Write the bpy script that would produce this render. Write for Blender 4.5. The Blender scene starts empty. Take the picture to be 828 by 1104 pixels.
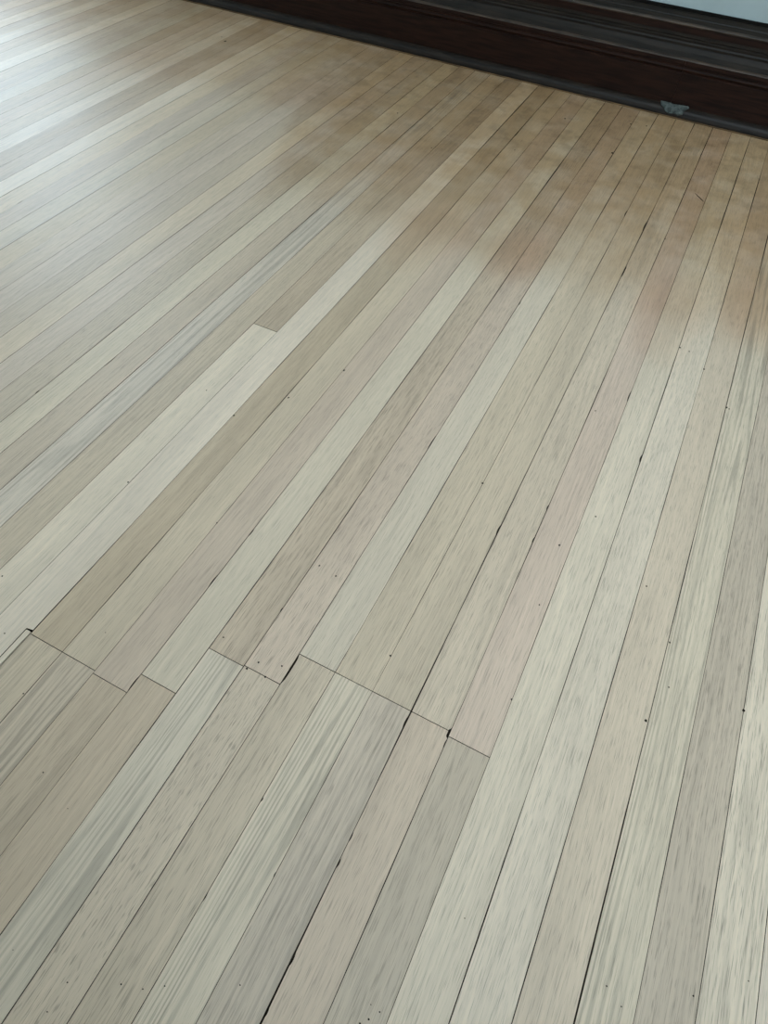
import bpy, bmesh, math, random
from mathutils import Matrix, Vector, noise

scene = bpy.context.scene
COL = scene.collection
W = 0.057                       # width of one floor strip (2 1/4 inch)

# ------------------------------------------------------------------ camera
def rot(yaw, pitch, roll):
    return Matrix.Rotation(yaw, 4, 'Z') @ Matrix.Rotation(pitch, 4, 'X') @ Matrix.Rotation(roll, 4, 'Z')
cam_data = bpy.data.cameras.new('camera')
cam_data.sensor_fit = 'HORIZONTAL'
cam_data.sensor_width = 36.0
cam_data.lens = 36.0 * 667.46 / 828.0
cam_data.clip_start = 0.02
cam = bpy.data.objects.new('camera', cam_data)
COL.objects.link(cam)
cam.matrix_world = Matrix.Translation((4.9907 * W, 0.0, 14.2526 * W)) @ rot(0.40739, 0.62755, 0.07464)
scene.camera = cam

# ------------------------------------------------------------------ sky and exposure
world = bpy.data.worlds.new('sky')
scene.world = world
world.use_nodes = True
wn = world.node_tree
wn.nodes['Background'].inputs['Color'].default_value = (0.68, 0.85, 1.0, 1)
wn.nodes['Background'].inputs['Strength'].default_value = 7.0
vs = scene.view_settings
vs.view_transform = 'Standard'
vs.look = 'None'
vs.gamma = 1.0
vs.use_curve_mapping = False
vs.exposure = 0.93

# room extents (metres)
XL, XR = -76 * W, 40 * W
YB, YF = 43.2 * W, -8.8 * W       # plaster face of the back wall / wall behind the camera
H = 2.75
YSHOE = 41.18 * W
# windows: (wall, along0, along1, z0, z1)
WINDOWS = [('back', -72 * W, -45 * W, 0.42, 1.75),
           ('left', 0.1, 0.75, 0.6, 1.8),  # unseen opening, added to brighten the left side of the floor
           ('front', -0.2, 1.9, 1.3, 2.62)]
for wname, a0, a1, z0, z1 in WINDOWS:          # sky portals, one in each window opening
    ld = bpy.data.lights.new('sky_portal', 'AREA')
    ld.shape = 'RECTANGLE'; ld.size = a1 - a0; ld.size_y = z1 - z0
    ld.cycles.is_portal = True
    lo = bpy.data.objects.new('sky_portal', ld); COL.objects.link(lo)
    c = (a0 + a1) / 2; z = (z0 + z1) / 2
    if wname == 'back':
        lo.location = (c, YB + 0.13, z); lo.rotation_euler = (-math.pi / 2, 0, 0)
    elif wname == 'front':
        lo.location = (c, YF - 0.13, z); lo.rotation_euler = (math.pi / 2, 0, 0)
    elif wname == 'left':
        lo.location = (XL - 0.13, c, z); lo.rotation_euler = (math.pi / 2, 0, -math.pi / 2)
    else:
        lo.location = (XR + 0.13, c, z); lo.rotation_euler = (math.pi / 2, 0, math.pi / 2)

# ------------------------------------------------------------------ helpers
def lin(c):
    return tuple(((v / 255) / 12.92 if v / 255 <= 0.04045 else ((v / 255 + 0.055) / 1.055) ** 2.4) for v in c)

def link(name, verts, faces, mat, parent=None, smooth=False, loc=None):
    me = bpy.data.meshes.new(name)
    if loc is not None:
        verts = [(v[0] - loc[0], v[1] - loc[1], v[2] - loc[2]) for v in verts]
    me.from_pydata(verts, [], faces)
    me.update()
    if smooth:
        for p in me.polygons: p.use_smooth = True
    me.materials.append(mat)
    o = bpy.data.objects.new(name, me)
    COL.objects.link(o)
    if loc is not None: o.location = loc
    if parent is not None: o.parent = parent
    return o

class MB:
    def __init__(s): s.v = []; s.f = []
    def box(s, x0, x1, y0, y1, z0, z1):
        b = len(s.v)
        s.v += [(x, y, z) for z in (z0, z1) for y in (y0, y1) for x in (x0, x1)]
        s.f += [tuple(b + i for i in q) for q in ((0, 2, 3, 1), (4, 5, 7, 6), (0, 1, 5, 4), (2, 6, 7, 3), (0, 4, 6, 2), (1, 3, 7, 5))]
        return s
    def build(s, name, mat, parent=None): return link(name, s.v, s.f, mat, parent)

def structure(o, label, cat):
    o['kind'] = 'structure'; o['label'] = label; o['category'] = cat
    return o

class NT:
    """small node-tree builder"""
    def __init__(s, name):
        s.m = bpy.data.materials.new(name); s.m.use_nodes = True
        s.t = s.m.node_tree; s.b = s.t.nodes['Principled BSDF']
    def n(s, typ, **kw):
        nd = s.t.nodes.new(typ)
        for k, v in kw.items(): setattr(nd, k, v)
        return nd
    def set(s, sock, val):
        if isinstance(val, bpy.types.NodeSocket): s.t.links.new(val, sock)
        elif val is not None: sock.default_value = val
    def math(s, op, a, b=None, c=None, clamp=False):
        nd = s.n('ShaderNodeMath', operation=op); nd.use_clamp = clamp
        for i, v in enumerate((a, b, c)): s.set(nd.inputs[i], v)
        return nd.outputs[0]
    def vec(s, x, y, z):
        nd = s.n('ShaderNodeCombineXYZ')
        for i, v in enumerate((x, y, z)): s.set(nd.inputs[i], v)
        return nd.outputs[0]
    def noise(s, v, scale=1.0, detail=2.0, rough=0.5, dist=0.0):
        nd = s.n('ShaderNodeTexNoise')
        s.set(nd.inputs['Vector'], v); nd.inputs['Scale'].default_value = scale
        nd.inputs['Detail'].default_value = detail; nd.inputs['Roughness'].default_value = rough
        nd.inputs['Distortion'].default_value = dist
        return nd.outputs['Fac']
    def step(s, v, lo, hi, a=0.0, b=1.0, smooth=True):
        nd = s.n('ShaderNodeMapRange', interpolation_type='SMOOTHSTEP' if smooth else 'LINEAR')
        for i, x in enumerate((v, lo, hi, a, b)): s.set(nd.inputs[i], x)
        return nd.outputs[0]
    def mix(s, fac, a, b, mode='MIX'):
        nd = s.n('ShaderNodeMix', data_type='RGBA', blend_type=mode)
        s.set(nd.inputs[0], fac); s.set(nd.inputs[6], a); s.set(nd.inputs[7], b)
        return nd.outputs[2]
    def attr(s, name):
        nd = s.n('ShaderNodeAttribute', attribute_type='OBJECT'); nd.attribute_name = name
        return nd.outputs['Fac']

# ------------------------------------------------------------------ materials
def wood_floor():
    t = NT('sanded_oak')
    tc = t.n('ShaderNodeTexCoord'); sp = t.n('ShaderNodeSeparateXYZ'); t.set(sp.inputs[0], tc.outputs['Object'])
    x, y = sp.outputs[0], sp.outputs[1]
    seed, fig, pore, fleck = t.attr('seed'), t.attr('figure'), t.attr('pore'), t.attr('fleck')
    oi = t.n('ShaderNodeObjectInfo')
    geo = t.n('ShaderNodeNewGeometry'); gp = t.n('ShaderNodeSeparateXYZ'); t.set(gp.inputs[0], geo.outputs['Position'])
    U = t.math('DIVIDE', gp.outputs[0], W); V = t.math('DIVIDE', gp.outputs[1], W)
    # slow wander of the grain so that streaks are not ruled straight
    wob = t.noise(t.vec(t.math('MULTIPLY', x, 10), t.math('MULTIPLY', y, 2.2), seed), 1, 2)
    xw = t.math('MULTIPLY_ADD', t.math('SUBTRACT', wob, 0.5), 0.012, x)
    # growth-ring figure: contour lines of a stretched noise
    ring = t.noise(t.vec(t.math('MULTIPLY', xw, 20), t.math('MULTIPLY', y, 0.55), t.math('ADD', seed, 31.7)), 1, 2.2, 0.32)
    ringw = t.math('SINE', t.math('MULTIPLY', ring, 105.0))
    ringw = t.math('MULTIPLY', t.step(ringw, -0.4, 1.0), t.step(t.noise(t.vec(t.math('MULTIPLY', xw, 60), t.math('MULTIPLY', y, 3.0), t.math('ADD', seed, 55.0)), 1, 2), 0.3, 0.65, 0.25, 1.1))
    # pores: thin dark dashes along the strip
    p1 = t.noise(t.vec(t.math('MULTIPLY', xw, 1050), t.math('MULTIPLY', y, 30), seed), 1, 2.5, 0.62)
    pm = t.step(p1, 0.52, 0.68)
    p2 = t.noise(t.vec(t.math('MULTIPLY', xw, 330), t.math('MULTIPLY', y, 7), t.math('ADD', seed, 9.1)), 1, 3, 0.6)
    # flecks: short darker ticks
    f1 = t.noise(t.vec(t.math('MULTIPLY', xw, 420), t.math('MULTIPLY', y, 55), t.math('ADD', seed, 4.4)), 1, 1, 0.5)
    fm = t.step(f1, 0.60, 0.72)
    # broad clouding inside one strip
    c1 = t.noise(t.vec(t.math('MULTIPLY', x, 22), t.math('MULTIPLY', y, 2.6), t.math('ADD', seed, 77.0)), 1, 3, 0.55)
    base = oi.outputs['Color']
    v = t.math('MULTIPLY', t.step(c1, 0.25, 0.75, 0.92, 1.07), t.step(p2, 0.25, 0.75, 1.06, 0.93))
    v = t.math('MULTIPLY', v, t.math('SUBTRACT', 1.0, t.math('MULTIPLY', t.math('MULTIPLY', pm, pore), 0.36)))
    v = t.math('MULTIPLY', v, t.math('SUBTRACT', 1.04, t.math('MULTIPLY', t.math('MULTIPLY', ringw, fig), 0.26)))
    v = t.math('MULTIPLY', v, t.math('SUBTRACT', 1.0, t.math('MULTIPLY', t.math('MULTIPLY', fm, fleck), 0.32)))
    comb = t.n('ShaderNodeCombineColor')
    for i in range(3): t.set(comb.inputs[i], v)
    col = t.mix(1.0, base, comb.outputs[0], 'MULTIPLY')
    # residue of the old finish in the band along the wall that the drum sander did not reach:
    # the sander's stop line is nearer the wall on the far left
    edge = t.math('ADD', t.step(U, -15.5, -12.0, 30.2, 22.6),
                  t.math('MULTIPLY', t.math('SUBTRACT', t.noise(t.vec(t.math('FLOOR', U), 3.3, 1.7), 1.7, 0), 0.5), 3.0))
    past = t.math('SUBTRACT', V, edge)
    m1 = t.step(past, -0.8, 2.0)
    m2 = t.math('MULTIPLY', t.step(past, -3.0, 12.0), t.step(U, -30.0, -12.0, 0.6, 1.0))
    blot = t.noise(t.vec(gp.outputs[0], gp.outputs[1], 0.0), 10.0, 3, 0.55)
    stain = t.math('MULTIPLY', t.math('ADD', t.math('MULTIPLY', m1, 0.36), t.math('MULTIPLY', m2, 0.72)), t.step(blot, 0.25, 0.70, 0.65, 1.1), clamp=True)
    col = t.mix(stain, col, t.mix(1.0, col, (*lin((213, 194, 167)), 1), 'MULTIPLY'))
    dirt = t.noise(t.vec(gp.outputs[0], gp.outputs[1], 8.0), 17.0, 3, 0.6)
    dirt = t.math('MULTIPLY', t.math('MULTIPLY', t.step(dirt, 0.46, 0.68, 0, 0.55), t.step(U, -22.0, -12.0)), t.step(V, 25.0, 36.0))
    col = t.mix(dirt, col, t.mix(1.0, col, (*lin((196, 190, 180)), 1), 'MULTIPLY'))
    # reddish patches of old stain left at the stop line and by the wall: (u, v, radius u, radius v, strength)
    red = None
    for (cu, cv, ru, rv, st) in ((-0.2, 23.9, 1.3, 2.2, 1.0), (6.2, 23.0, 1.4, 3.0, .8), (9.4, 25.5, 1.5, 3.0, 1.0), (-4.2, 23.5, 1.6, 3.0, .7),
                                 (-15.5, 33.0, 3.0, 2.6, .7), (2.0, 31.0, 1.6, 4.0, .35), (-8.0, 28.5, 2.2, 3.0, .45), (8.6, 31.0, 1.8, 4.0, .5), (-25, 31.5, 2.5, 2.5, .5)):
        d = t.math('ADD', t.math('POWER', t.math('ABSOLUTE', t.math('DIVIDE', t.math('SUBTRACT', U, cu), ru)), 2.0),
                   t.math('POWER', t.math('ABSOLUTE', t.math('DIVIDE', t.math('SUBTRACT', V, cv), rv)), 2.0))
        g = t.math('MULTIPLY', t.step(t.math('ADD', d, t.math('MULTIPLY', blot, 1.8)), 0.6, 2.6, 1.0, 0.0), st * 0.7)
        red = g if red is None else t.math('MAXIMUM', red, g)
    col = t.mix(red, col, t.mix(1.0, col, (*lin((240, 224, 213)), 1), 'MULTIPLY'))
    t.set(t.b.inputs['Base Color'], col)
    t.set(t.b.inputs['Roughness'], t.math('MULTIPLY_ADD', c1, 0.12, 0.45))
    t.b.inputs['Specular IOR Level'].default_value = 0.5
    bump = t.n('ShaderNodeBump'); bump.inputs['Strength'].default_value = 0.25; bump.inputs['Distance'].default_value = 0.0004
    t.set(bump.inputs['Height'], t.math('SUBTRACT', t.math('MULTIPLY', p2, 0.6), t.math('MULTIPLY', pm, 0.7)))
    t.set(t.b.inputs['Normal'], bump.outputs[0])
    return t.m

def plain(name, rgb, rough=0.6, var=0.08, scale=30, spec=0.4, stretch=None):
    t = NT(name)
    tc = t.n('ShaderNodeTexCoord')
    vec = tc.outputs['Object']
    if stretch:
        mp = t.n('ShaderNodeMapping'); t.set(mp.inputs[0], vec); mp.inputs['Scale'].default_value = stretch; vec = mp.outputs[0]
    nz = t.noise(vec, scale, 4, 0.6)
    c = lin(rgb)
    lo = tuple(v * (1 - var * 2) for v in c) + (1,); hi = tuple(min(1, v * (1 + var * 2)) for v in c) + (1,)
    t.set(t.b.inputs['Base Color'], t.mix(t.step(nz, 0.3, 0.7), lo, hi))
    t.b.inputs['Roughness'].default_value = rough
    t.b.inputs['Specular IOR Level'].default_value = spec
    return t.m

M_FLOOR = wood_floor()
M_GAP = plain('gap_dirt', (56, 45, 34), 0.95, 0.2, 60, 0.1)
M_HOLE = plain('nail_hole_dark', (38, 30, 22), 0.9, 0.2, 200, 0.1)
M_PLASTER = plain('painted_plaster', (154, 163, 160), 0.75, 0.02, 12, 0.3)
M_CEIL = plain('ceiling_paint', (226, 226, 222), 0.85, 0.02, 8, 0.2)
M_TRIM = plain('dark_varnished_wood', (31, 15, 8), 0.5, 0.25, 9, 0.14, (1.0, 14, 14))
M_SHOE = plain('dark_scuffed_wood', (31, 24, 18), 0.5, 0.25, 9, 0.2, (1.0, 14, 14))
M_WORN = plain('worn_edge_wood', (56, 43, 33), 0.5, 0.3, 14, 0.4, (1.0, 6, 6))
M_STRIP = plain('bare_brown_strip', (98, 74, 48), 0.7, 0.25, 20, 0.3, (1.0, 6, 6))
M_CRACK = plain('crack_dark', (16, 13, 10), 0.95, 0.1, 40, 0.1)
M_SCRAP = plain('pale_grey_scrap', (68, 72, 68), 0.8, 0.3, 90, 0.15)
M_FRAME = plain('white_window_paint', (214, 214, 208), 0.5, 0.03, 20, 0.4)

# ------------------------------------------------------------------ room shell
def wall(name, wname, label):
    mb = MB(); t = 0.14
    op = [w for w in WINDOWS if w[0] == wname]
    def blk(s0, s1, q0, q1):
        if wname == 'back': mb.box(s0, s1, YB, YB + t, q0, q1)
        elif wname == 'front': mb.box(s0, s1, YF - t, YF, q0, q1)
        elif wname == 'left': mb.box(XL - t, XL, s0, s1, q0, q1)
        else: mb.box(XR, XR + t, s0, s1, q0, q1)
    lo, hi = (XL, XR) if wname in ('back', 'front') else (YF, YB)
    if not op:
        blk(lo, hi, -0.03, H)
        return structure(mb.build(name, M_PLASTER), label, 'wall')
    _, a0, a1, z0, z1 = op[0]
    blk(lo, a0, -0.03, H); blk(a1, hi, -0.03, H); blk(a0, a1, -0.03, z0); blk(a0, a1, z1, H)
    return structure(mb.build(name, M_PLASTER), label, 'wall')
wall('wall_back', 'back', 'blue grey painted plaster wall above the dark baseboard')
wall('wall_left', 'left', 'pale plaster side wall left of the floor')
wall('wall_right', 'right', 'pale plaster side wall right of the floor')
wall('wall_front', 'front', 'pale plaster wall behind the camera')
structure(MB().box(XL, XR, YF, YB, H, H + 0.1).build('ceiling', M_CEIL), 'plain white ceiling over the room', 'ceiling')

for i, (wname, a0, a1, z0, z1) in enumerate(WINDOWS):
    fr = MB(); th = 0.055
    rail = MB()
    def blk(m, s0, s1, q0, q1, d0=0.03, d1=0.09):
        if wname == 'back': m.box(s0, s1, YB + d0, YB + d1, q0, q1)
        elif wname == 'front': m.box(s0, s1, YF - d1, YF - d0, q0, q1)
        elif wname == 'left': m.box(XL - d1, XL - d0, s0, s1, q0, q1)
        else: m.box(XR + d0, XR + d1, s0, s1, q0, q1)
    blk(fr, a0, a0 + th, z0, z1); blk(fr, a1 - th, a1, z0, z1)
    blk(fr, a0 + th, a1 - th, z0, z0 + th); blk(fr, a0 + th, a1 - th, z1 - th, z1)
    f = structure(fr.build('window_%d' % (i + 1), M_FRAME), 'unseen white painted sash window in the %s wall' % wname, 'window')
    zm = (z0 + z1) / 2
    blk(rail, a0 + th, a1 - th, zm - 0.02, zm + 0.02, 0.04, 0.08)
    rail.build('meeting_rail', M_FRAME, f)

# ------------------------------------------------------------------ floor: sub-floor and strips
floor = structure(MB().box(XL, XR, YF, YB, -0.03, -0.009).build('floor', M_GAP),
                  'sanded bare oak strip floor running towards the dark baseboard', 'floor')

PAL = {  # bare oak tones
    'L': (195, 193, 178), 'LG': (187, 185, 169), 'B': (180, 175, 158), 'BP': (181, 174, 159), 'P': (184, 176, 162),
    'T': (175, 168, 150), 'TD': (171, 164, 145), 'G': (179, 175, 161), 'GD': (175, 171, 156), 'C': (188, 183, 166),
    'LB': (184, 183, 170)}
GAIN = (1.19, 0.94, 0.815)
PAL = {k: tuple(a * b for a, b in zip(lin(c), GAIN)) for k, c in PAL.items()}
# per column (between seam k and k+1): list of (end of this piece in v, tone, figure, pore, fleck), from the wall
# towards the camera; the last piece runs out behind the camera
S = {}
def put(k, *pieces): S[k] = pieces
END = -8.7
for k, spec in {
    -40: 'B', -39: 'C', -38: 'B', -37: 'L', -36: 'B', -35: 'L', -34: 'T', -33: 'B', -32: 'L', -31: 'G', -30: 'G', -29: 'LB', -28: 'T',
    -27: 'BP', -26: 'B', -25: 'L', -24: 'TD', -23: 'T', -22: 'L', -21: 'C', -20: 'G', -19: 'LG', -18: 'B', -17: 'G',
    -16: 'G', -15: 'GD', -14: 'C', -13: 'G', -12: 'GD', -11: 'LG'}.items():
    put(k, (END, spec, 0.3, 0.8, 0))
put(-22, (END, 'L', 0.2, .6, 0)); put(-11, (END, 'LG', .3, .8, 0)); put(-12, (END, 'GD', .5, 1, 0.2))
put(-10, (END, 'B', 0.3, 0.8, 0))
put(-9, (END, 'LB', 1.0, 0.8, 0))
put(-8, (END, 'B', 0.5, 0.8, 0.2))
put(-7, (14.72, 'TD', 0.4, 0.9, 0.1), (END, 'L', 0.2, 0.7, 0))
put(-6, (END, 'L', 0.2, 0.6, 0))
put(-5, (2.13, 'TD', 0.3, 0.7, 0), (END, 'B', 0.9, 0.8, 0))
put(-4, (2.13, 'B', 0.3, 0.7, 0), (END, 'B', 1.0, 0.8, 0))
put(-3, (2.06, 'BP', 0.3, 0.7, 0), (END, 'T', 0.5, 0.9, 0.2))
put(-2, (2.56, 'LG', 0.2, 0.7, 0), (END, 'T', 0.3, 0.7, 0.1))
put(-1, (3.83, 'T', 0.4, 1.2, 0.1), (END, 'LB', 0.9, 0.7, 0))
put(0, (3.86, 'BP', 0.3, 1.2, 0.1), (END, 'C', 0.2, 0.9, 1.0))
put(1, (4.72, 'LG', 0.2, 0.8, 0), (END, 'B', 0.3, 1.1, 0.1))
put(2, (4.72, 'B', 0.3, 0.9, 0), (END, 'L', 1.3, 0.8, 0))
put(3, (4.72, 'B', 0.3, 0.9, 0), (END, 'G', 0.7, 0.9, 0.2))
put(4, (4.72, 'C', 0.5, 1.1, 0), (END, 'BP', 0.2, 0.9, 0))
put(5, (4.60, 'P', 0.3, 0.8, 0), (END, 'G', 0.2, 0.9, 0.1))
put(6, (END, 'L', 0.25, 0.9, 0.1))
put(7, (END, 'L', 0.3, 1.0, 0.3))
put(8, (END, 'C', 0.25, 1.0, 0.1))
put(9, (END, 'LG', 1.2, 1.0, 0))
put(10, (END, 'G', 0.5, 1.2, 0))
put(11, (END, 'L', 0.7, 1.3, 0.2))
put(12, (END, 'L', 0.4, 1.0, 0)); put(13, (END, 'B', 0.4, 0.9, 0)); put(14, (END, 'C', 0.4, 0.9, 0)); put(15, (END, 'B', 0.4, .9, 0))

# mean seam positions measured as small offsets (in strips)
OFF = {-11: .03, -9: .02, -6: -.02, 4: .014, 8: .012, 9: .02, 10: -.012}
# base gap of each seam in mm
GAP = {4: 1.05, 7: 1.0, 5: 0.9, 9: 1.0, 8: 0.7, 1: 0.7, 2: 0.7, 0: 0.8, -1: 0.9, -5: 1.0, -9: 0.9, -4: 0.8, -2: 0.6, 6: 0.35, -3: 0.35, 3: 0.5,
       10: 0.45, 11: 0.5, 12: 0.4, -10: 0.7, -11: 0.7, -7: 0.35, -6: 0.3, -8: 0.45}
# local openings: seam k, v0, v1, extra gap mm, on which side the strip edge is worn away (-1 left strip, +1 right strip)
WIDE = [(-5, -8.65, 2.2, 13.2, -1), (1, 3.92, 4.68, 2.6, 1), (-2, 2.10, 2.52, 1.6, -1), (5, 4.55, 4.78, 3.4, -1), (5, 4.30, 4.52, 1.0, -1)] + [
    (4, -0.59, -0.36, 1.4, 1), (4, -1.41, -1.27, 0.9, 1), (2, -0.49, -0.31, 1, 1), (3, 0.47, 0.58, 1, -1), (2, 1.52, 1.62, 1.6, 1),
    (4, 1.7, 1.91, 1.3, 1), (4, 1.18, 1.37, 1.6, 1), (0, 5.45, 5.59, 1.3, -1), (-2, 5.16, 5.63, 1.6, -1), (-2, 6.98, 7.27, 1.4, 1),
    (4, 10.29, 10.67, 1.8, -1), (5, 10.5, 10.74, 1.4, -1), (5, 11.81, 12.02, 1.5, -1), (7, 14.97, 15.34, 2.4, -1), (-11, 8.3, 8.51, 2, -1),
    (-10, 10.34, 10.97, 1.2, 1), (1, 12.24, 12.92, 1.6, -1), (6, 17.42, 18.07, 2.2, -1), (4, 24.58, 25.43, 2.6, 1), (4, 28.49, 29.37, 2.3, -1),
    (3, 29.24, 29.89, 2.3, -1), (1, 20.62, 20.89, 2, 1), (-20, 16.35, 16.79, 1.5, -1), (4, 4.28, 4.58, 1.2, -1), (-4, 34.14, 34.8, 1.3, 1),
]
rnd = random.Random(7)

def gap_at(k, v):
    g = GAP.get(k, 0.34 + 0.35 * (noise.noise((k * 3.1, 0.5, 2.0))))
    g *= 0.75 + 1.3 * max(-0.5, noise.noise((k * 7.3, v * 0.3, 1.0)))
    if k > -14: g *= 1 + 0.7 * min(1.0, max(0.0, (v - 16) / 16))
    return max(0.08, g * 1.05) * 0.001
def edge(k, v, side):
    """x of the strip edge at seam k; side -1: right edge of the strip left of the seam, +1: left edge of the strip right of it"""
    x = (k + OFF.get(k, 0.0)) * W + 0.0004 * noise.noise((k * 5.7, v * 0.12, 9.0))
    d = gap_at(k, v) / 2
    for kk, v0, v1, ex, sd in WIDE:
        if kk == k and sd == side:
            t = (v - v0) / (v1 - v0)
            if 0 <= t <= 1: d += ex * 0.00075 * (1.0 if ex > 9 else math.sin(math.pi * t) ** 0.8 if ex < 2.5 else min(1.0, 5 * min(t, 1 - t) + 0.25))
    return x + side * d

def plank(name, k, v0, v1, tone, fig, pore, fleck, parent):
    vs_ = [v0, v1]
    v = math.ceil(max(v0, -8) + 0.3)
    vs_ += [q for q in [i * 1.5 for i in range(-6, 30)] if v0 + 0.2 < q < v1 - 0.2]
    for kk, a, b, ex, sd in WIDE:
        if kk in (k, k + 1):
            vs_ += [q for q in (a - 0.03, a, a + (b - a) * .12, a + (b - a) * .3, (a + b) / 2, a + (b - a) * .7, b - (b - a) * .12, b, b + 0.03) if v0 < q < v1]
    vs_ = sorted(set(vs_))
    r = random.Random(k * 101 + int(v0 * 10))
    dz = r.uniform(-0.00025, 0.00015)
    cx = (k + 0.5) * W; cy = (v0 + v1) / 2 * W
    c = 0.00022
    verts = []; faces = []
    n = len(vs_)
    for i, v in enumerate(vs_):
        xl = edge(k, v, 1); xr = edge(k + 1, v, -1)
        yy = v * W
        zz = dz
        verts += [(xl, yy, -0.009), (xl, yy, zz - c), (xl + c, yy, zz), (xr - c, yy, zz), (xr, yy, zz - c), (xr, yy, -0.009)]
    for i in range(n - 1):
        a, b = i * 6, (i + 1) * 6
        for j in range(5): faces.append((a + j, b + j, b + j + 1, a + j + 1)[::-1])
    faces.append(tuple(range(0, 6))[::-1]); faces.append(tuple((n - 1) * 6 + j for j in range(6)))
    o = link(name, verts, faces, M_FLOOR, parent, loc=(cx, cy, 0))
    o.data.materials.append(M_GAP)                       # grimy strip edges inside the joints
    for i, p in enumerate(o.data.polygons):
        if i >= (n - 1) * 5 or i % 5 != 2: p.material_index = 1
    col = PAL[tone]
    q = 1 + r.uniform(-0.035, 0.035)
    o.color = (col[0] * q, col[1] * q, col[2] * q * (1 + r.uniform(-.02, .02)), 1)
    o['seed'] = r.uniform(0, 90.0); o['figure'] = float(fig); o['pore'] = float(pore); o['fleck'] = float(fleck)
    return o

BACK = 41.42
for k in sorted(S):
    top = BACK - 0.05 * rnd.random()
    for (end, tone, fig, pore, fleck) in S[k]:
        plank('plank', k, end + (0.008 if end > END else 0), top, tone, fig, pore, fleck, floor)
        top = end - 0.008
# strips that stay outside the photograph, to the walls
def outer(k0, k1):
    v = []; f = []
    for k in range(k0, k1):
        a, b = edge(k, 0, 1), edge(k + 1, 0, -1)
        s = len(v)
        for yy in (END * W, BACK * W):
            v += [(a, yy, -0.009), (a, yy, 0), (b, yy, 0), (b, yy, -0.009)]
        f += [(s, s + 1, s + 5, s + 4)[::-1], (s + 1, s + 2, s + 6, s + 5)[::-1], (s + 2, s + 3, s + 7, s + 6)[::-1], (s, s + 3, s + 2, s + 1)[::-1], (s + 4, s + 5, s + 6, s + 7)[::-1]]
    o = link('plank_field', v, f, M_FLOOR, floor)
    o['kind'] = 'stuff'; o.color = (*PAL['B'], 1)
    o['seed'] = 3.0; o['figure'] = .3; o['pore'] = .8; o['fleck'] = 0.0
outer(-75, -40); outer(16, 39)

# thin filler strip at the staggered end joints on the left
FS = [(-5.165, -8.6), (-5.03, -8.6), (-5.03, 2.17), (-5.165, 2.17)]
link('filler_strip', [(u * W, v * W, z) for z in (-0.009, 0.0002) for u, v in FS],
     [(4, 5, 6, 7), (0, 1, 5, 4), (1, 2, 6, 5), (2, 3, 7, 6), (3, 0, 4, 7)], M_FLOOR, floor)
o = bpy.data.objects['filler_strip']
o.color = (*PAL['L'], 1); o['seed'] = 12.0; o['figure'] = .3; o['pore'] = .6; o['fleck'] = 0.0

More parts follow.
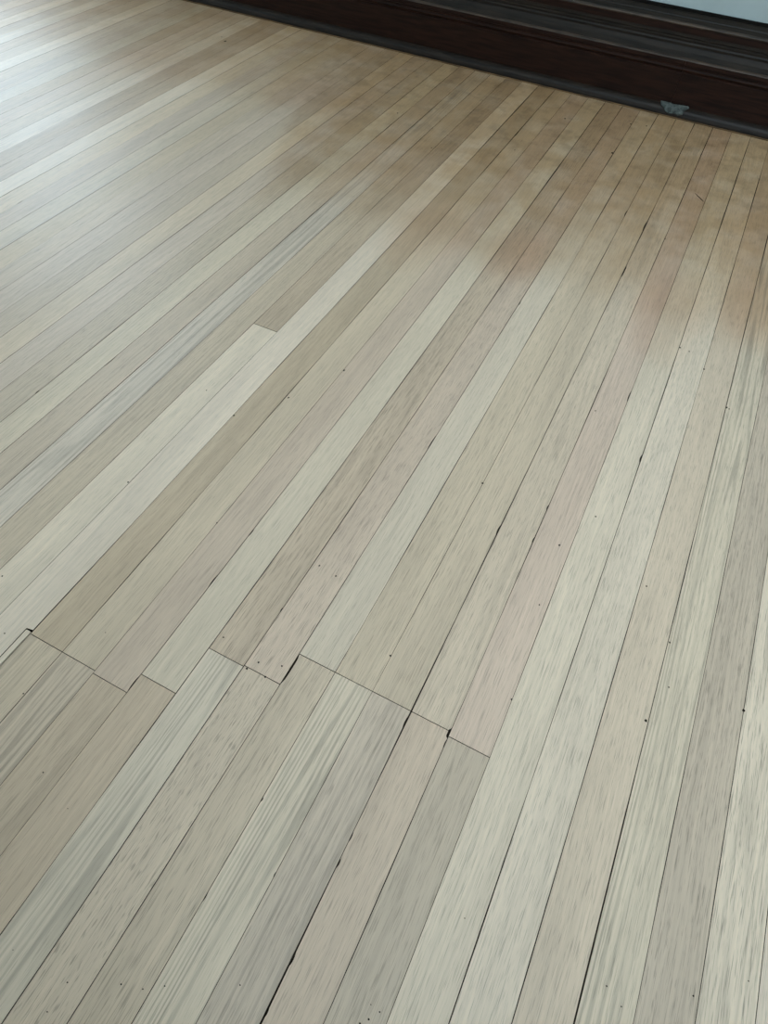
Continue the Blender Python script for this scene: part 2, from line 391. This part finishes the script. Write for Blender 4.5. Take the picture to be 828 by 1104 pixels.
# nail holes and dark nicks: shallow dark plugs set into the boards, (u, v, length mm, width mm, angle deg)
HOLES = [
    (0.6, -2.59, 1.3, 1.9, 0), (1.47, -2.18, 1.6, 2.2, 0), (1.86, -2.06, 1.3, 1.9, 0), (2.18, -1.85, 1.4, 1.9, 0), (-0.62, -2.67, 0.9, 1.3, 0),
    (0.58, -3.06, 1.2, 1.8, 0), (5.82, -0.43, 1.5, 1.9, 0), (5.69, -0.61, 1.9, 2.5, 0), (5.58, -0.73, 1.9, 2.5, 0), (5.63, -0.41, 1, 1.3, 0),
    (3.38, -1.23, 1.4, 1.9, 0), (6.65, 1.57, 1.2, 1.4, 0), (9.41, 1.79, 1.7, 2, 0), (9.73, 1.62, 1.4, 1.6, 0), (10.9, 2.38, 2.1, 2.3, 0),
    (11.8, 3.08, 1.6, 1.7, 0), (-2.4, -0.11, 1.8, 2.2, 0), (-1.44, -0.41, 1.1, 1.4, 0), (-3.44, 2.99, 1.6, 1.7, 0), (-4.04, 0.96, 2, 2.3, 0),
    (-5.54, 1.85, 2.3, 2.5, 0), (-0.85, 4.22, 2.6, 2.5, 0), (0.26, 4.08, 2.9, 2.9, 0), (0.8, 4.26, 2.5, 2.5, 0), (0.1, 3.82, 3.3, 3.3, 0),
    (0.6, 3.85, 3.3, 3.3, 0), (5.78, 8.77, 2.8, 2.3, 0), (5.99, 6.07, 2.7, 2.5, 0), (2.98, 5.71, 3.2, 3, 0), (8.96, 7.06, 4.6, 4.2, 0),
    (11, 8.4, 5, 4.3, 0), (9.06, 9.32, 3.3, 2.7, 0), (9.28, 8.13, 2.5, 2.2, 0), (-6.8, 2.98, 2.5, 2.6, 0), (-6.06, 6.9, 3.4, 2.9, 0),
    (0.18, 7.09, 3.2, 2.8, 0), (0.72, 7.02, 3.1, 2.8, 0), (-3, 6.94, 2.7, 2.4, 0), (2.99, 11.83, 4.9, 3.6, 0), (5.69, 10.81, 3.8, 3, 0),
    (6.33, 12.27, 3.5, 2.6, 0), (8.17, 10.67, 3.1, 2.4, 0), (-3.9, 12.09, 4.7, 3.3, 0), (-4.97, 10.57, 4.3, 3.2, 0), (-6.39, 11.08, 3, 2.2, 0),
    (-2.97, 14.13, 5.2, 3.5, 0), (7.03, 21.23, 5.12, 3.2, 0), (7.37, 21.19, 4.16, 2.6, 0), (8.02, 20.47, 6.08, 3.8, 0), (9.05, 18.86, 5.76, 3.6, 0),
    (9.13, 18.83, 3.84, 2.4, 0), (5.16, 16.5, 3.6, 2.3, 0), (5.01, 28.37, 6.08, 3.8, 0), (-23.72, 36.62, 12.48, 7.8, 0), (-24.31, 37.06, 6.24, 3.9, 0),
    (-2.35, 37.68, 8.96, 5.6, 0), (-10.32, 33.29, 7.2, 4.5, 0), (-7.13, 30.62, 5.44, 3.4, 0), (-3.45, 32.67, 5.6, 3.5, 0), (0.94, 35.1, 9.92, 6.2, 0),
    (0.95, 39.02, 7.52, 4.7, 0), (1.76, 39.27, 7.52, 4.7, 0), (5.72, 32.85, 50, 3.2, 40.6),
]
def holes():
    v = []; f = []
    for (u, w, ln, wd, ang) in HOLES:
        r = random.Random(int(u * 100 + w * 10)); s = len(v); n = 9
        ca, sa = math.cos(math.radians(ang)), math.sin(math.radians(ang))
        for i in range(n):
            a = 2 * math.pi * i / n; q = r.uniform(0.75, 1.15)
            dx, dy = wd / 2000 * math.cos(a) * q, ln / 2000 * math.sin(a) * q
            v.append((u * W + dx * ca - dy * sa, w * W + dx * sa + dy * ca, 0.0004))
        v.append((u * W, w * W, 0.0003))
        f += [(s + i, s + (i + 1) % n, s + n) for i in range(n)]
    o = link('nail_holes', v, f, M_HOLE, floor); o['kind'] = 'stuff'
holes()

# ------------------------------------------------------------------ baseboard
def sweep(name, prof, x0, x1, mat, parent=None, n=2, smooth=False):
    """prof: closed list of (y, z) in strip widths, extruded along x"""
    v = []; f = []; m = len(prof)
    for i in range(n):
        x = x0 + (x1 - x0) * i / (n - 1)
        v += [(x, p[0] * W, p[1] * W) for p in prof]
    for i in range(n - 1):
        for j in range(m):
            a, b = i * m + j, i * m + (j + 1) % m
            f.append((a, a + m, b + m, b)[::-1])
    f.append(tuple(range(m))); f.append(tuple((n - 1) * m + j for j in range(m))[::-1])
    return link(name, v, f, mat, parent)

def arc(cy, cz, r, a0, a1, n=6):
    return [(cy + r * math.cos(math.radians(a0 + (a1 - a0) * i / n)), cz + r * math.sin(math.radians(a0 + (a1 - a0) * i / n))) for i in range(n + 1)]
YW = 43.2
XJ = 2.39 * W
bf = 41.5
lower = [(YW, 0.0), (bf + .08, 0.0), (bf + .08, .3), (bf, .34), (bf, 1.93), (bf + .05, 1.97), (bf + .05, 2.01)] + \
        arc(bf + .02, 2.11, .10, 270, 90, 6)[0:0] + \
        [(bf - .005, 2.06), (bf - .02, 2.12), (bf - .005, 2.20), (bf + .05, 2.24), (bf + .05, 2.28), (bf, 2.32), (bf, 2.50)]
base = sweep('baseboard_back', lower + [(bf + .015, 2.53), (YW, 2.53)], XL, XJ - 0.0004, M_TRIM)
structure(base, 'tall dark brown stepped wooden baseboard along the back wall', 'baseboard')
sweep('board', lower + [(bf + .015, 2.53), (YW, 2.53)], XJ + 0.0004, XR, M_TRIM, base)
sweep('ledge_edge', [(bf - .01, 2.50), (bf + .0, 2.545), (bf + .05, 2.585), (bf + .16, 2.60), (bf + .16, 2.50)], XL, XR, M_WORN, base)
sweep('ledge_moulding', [(YW, 2.53), (bf + .12, 2.53), (bf + .12, 2.60), (bf + .3, 2.78), (bf + .45, 2.98), (bf + .6, 3.04), (bf + .62, 3.12), (bf + .74, 3.16), (bf + .74, 3.24), (bf + .8, 3.27), (bf + .8, 3.40), (YW, 3.40)], XL, XR, M_SHOE, base)
sweep('upper_board', [(YW, 3.36), (bf + .82, 3.36), (bf + .82, 3.74), (YW, 3.74)], XL, XR, M_TRIM, base)
sweep('cap_edge', [(bf + .78, 3.70), (bf + .76, 3.75), (bf + .80, 3.80), (bf + .92, 3.83), (bf + .92, 3.70)], XL, XR, M_WORN, base)
sweep('cap', [(YW, 3.70), (bf + .88, 3.70), (bf + .88, 3.81), (bf + 1.15, 3.94), (bf + 1.17, 3.98), (bf + 1.45, 4.10), (YW, 4.12)], XL, XR, M_SHOE, base)
sweep('wall_crack', [(YW, 4.08), (bf + 1.5, 4.08), (bf + 1.55, 4.22), (YW, 4.22)], XL, XR, M_CRACK, base)
sweep('shoe_moulding', [(bf + .06, 0.03), (41.18, 0.03), (41.18, .14), (41.21, .27), (41.28, .38), (41.38, .46), (bf, .50), (bf + .06, .50)], XL, XR, M_SHOE, base)
sweep('scribe_strip', [(41.22, 0.002), (41.10, 0.002), (41.10, .035), (41.13, .05), (41.22, .05)], XL, XR, M_STRIP, base)

# pale scrap on the shoe moulding
def scrap():
    out = [(1.86, .53), (2.15, .55), (2.6, .52), (3.1, .55), (3.36, .56), (3.42, .50), (3.25, .38), (3.22, .22), (3.0, .16), (2.75, .19), (2.5, .13), (2.3, .2), (2.15, .32), (1.95, .42)]
    def yat(z):
        return 41.5 - 0.335 * math.sqrt(max(0.0, 1 - (max(z, .1) / .52) ** 2)) if z < .52 else 41.5
    v = []; f = []; n = len(out)
    r = random.Random(3)
    for d in (-0.05, 0.0):
        for (u, z) in out:
            v.append((u * W, (min(yat(z), 41.46) + d - r.uniform(0, .02)) * W, (z + (0.05 if d else 0)) * W))
    cx, cz = 2.65, .36
    v.append((cx * W, (yat(cz) - .09) * W, (cz + .04) * W))
    f += [(i, (i + 1) % n, 2 * n) for i in range(n)]
    f += [(i, i + n, (i + 1) % n + n, (i + 1) % n) for i in range(n)]
    f.append(tuple(range(n, 2 * n)))
    o = link('paint_flake', v, f, M_SCRAP)
    o['label'] = 'small pale grey flake stuck on the dark shoe moulding'; o['category'] = 'flake'
scrap()
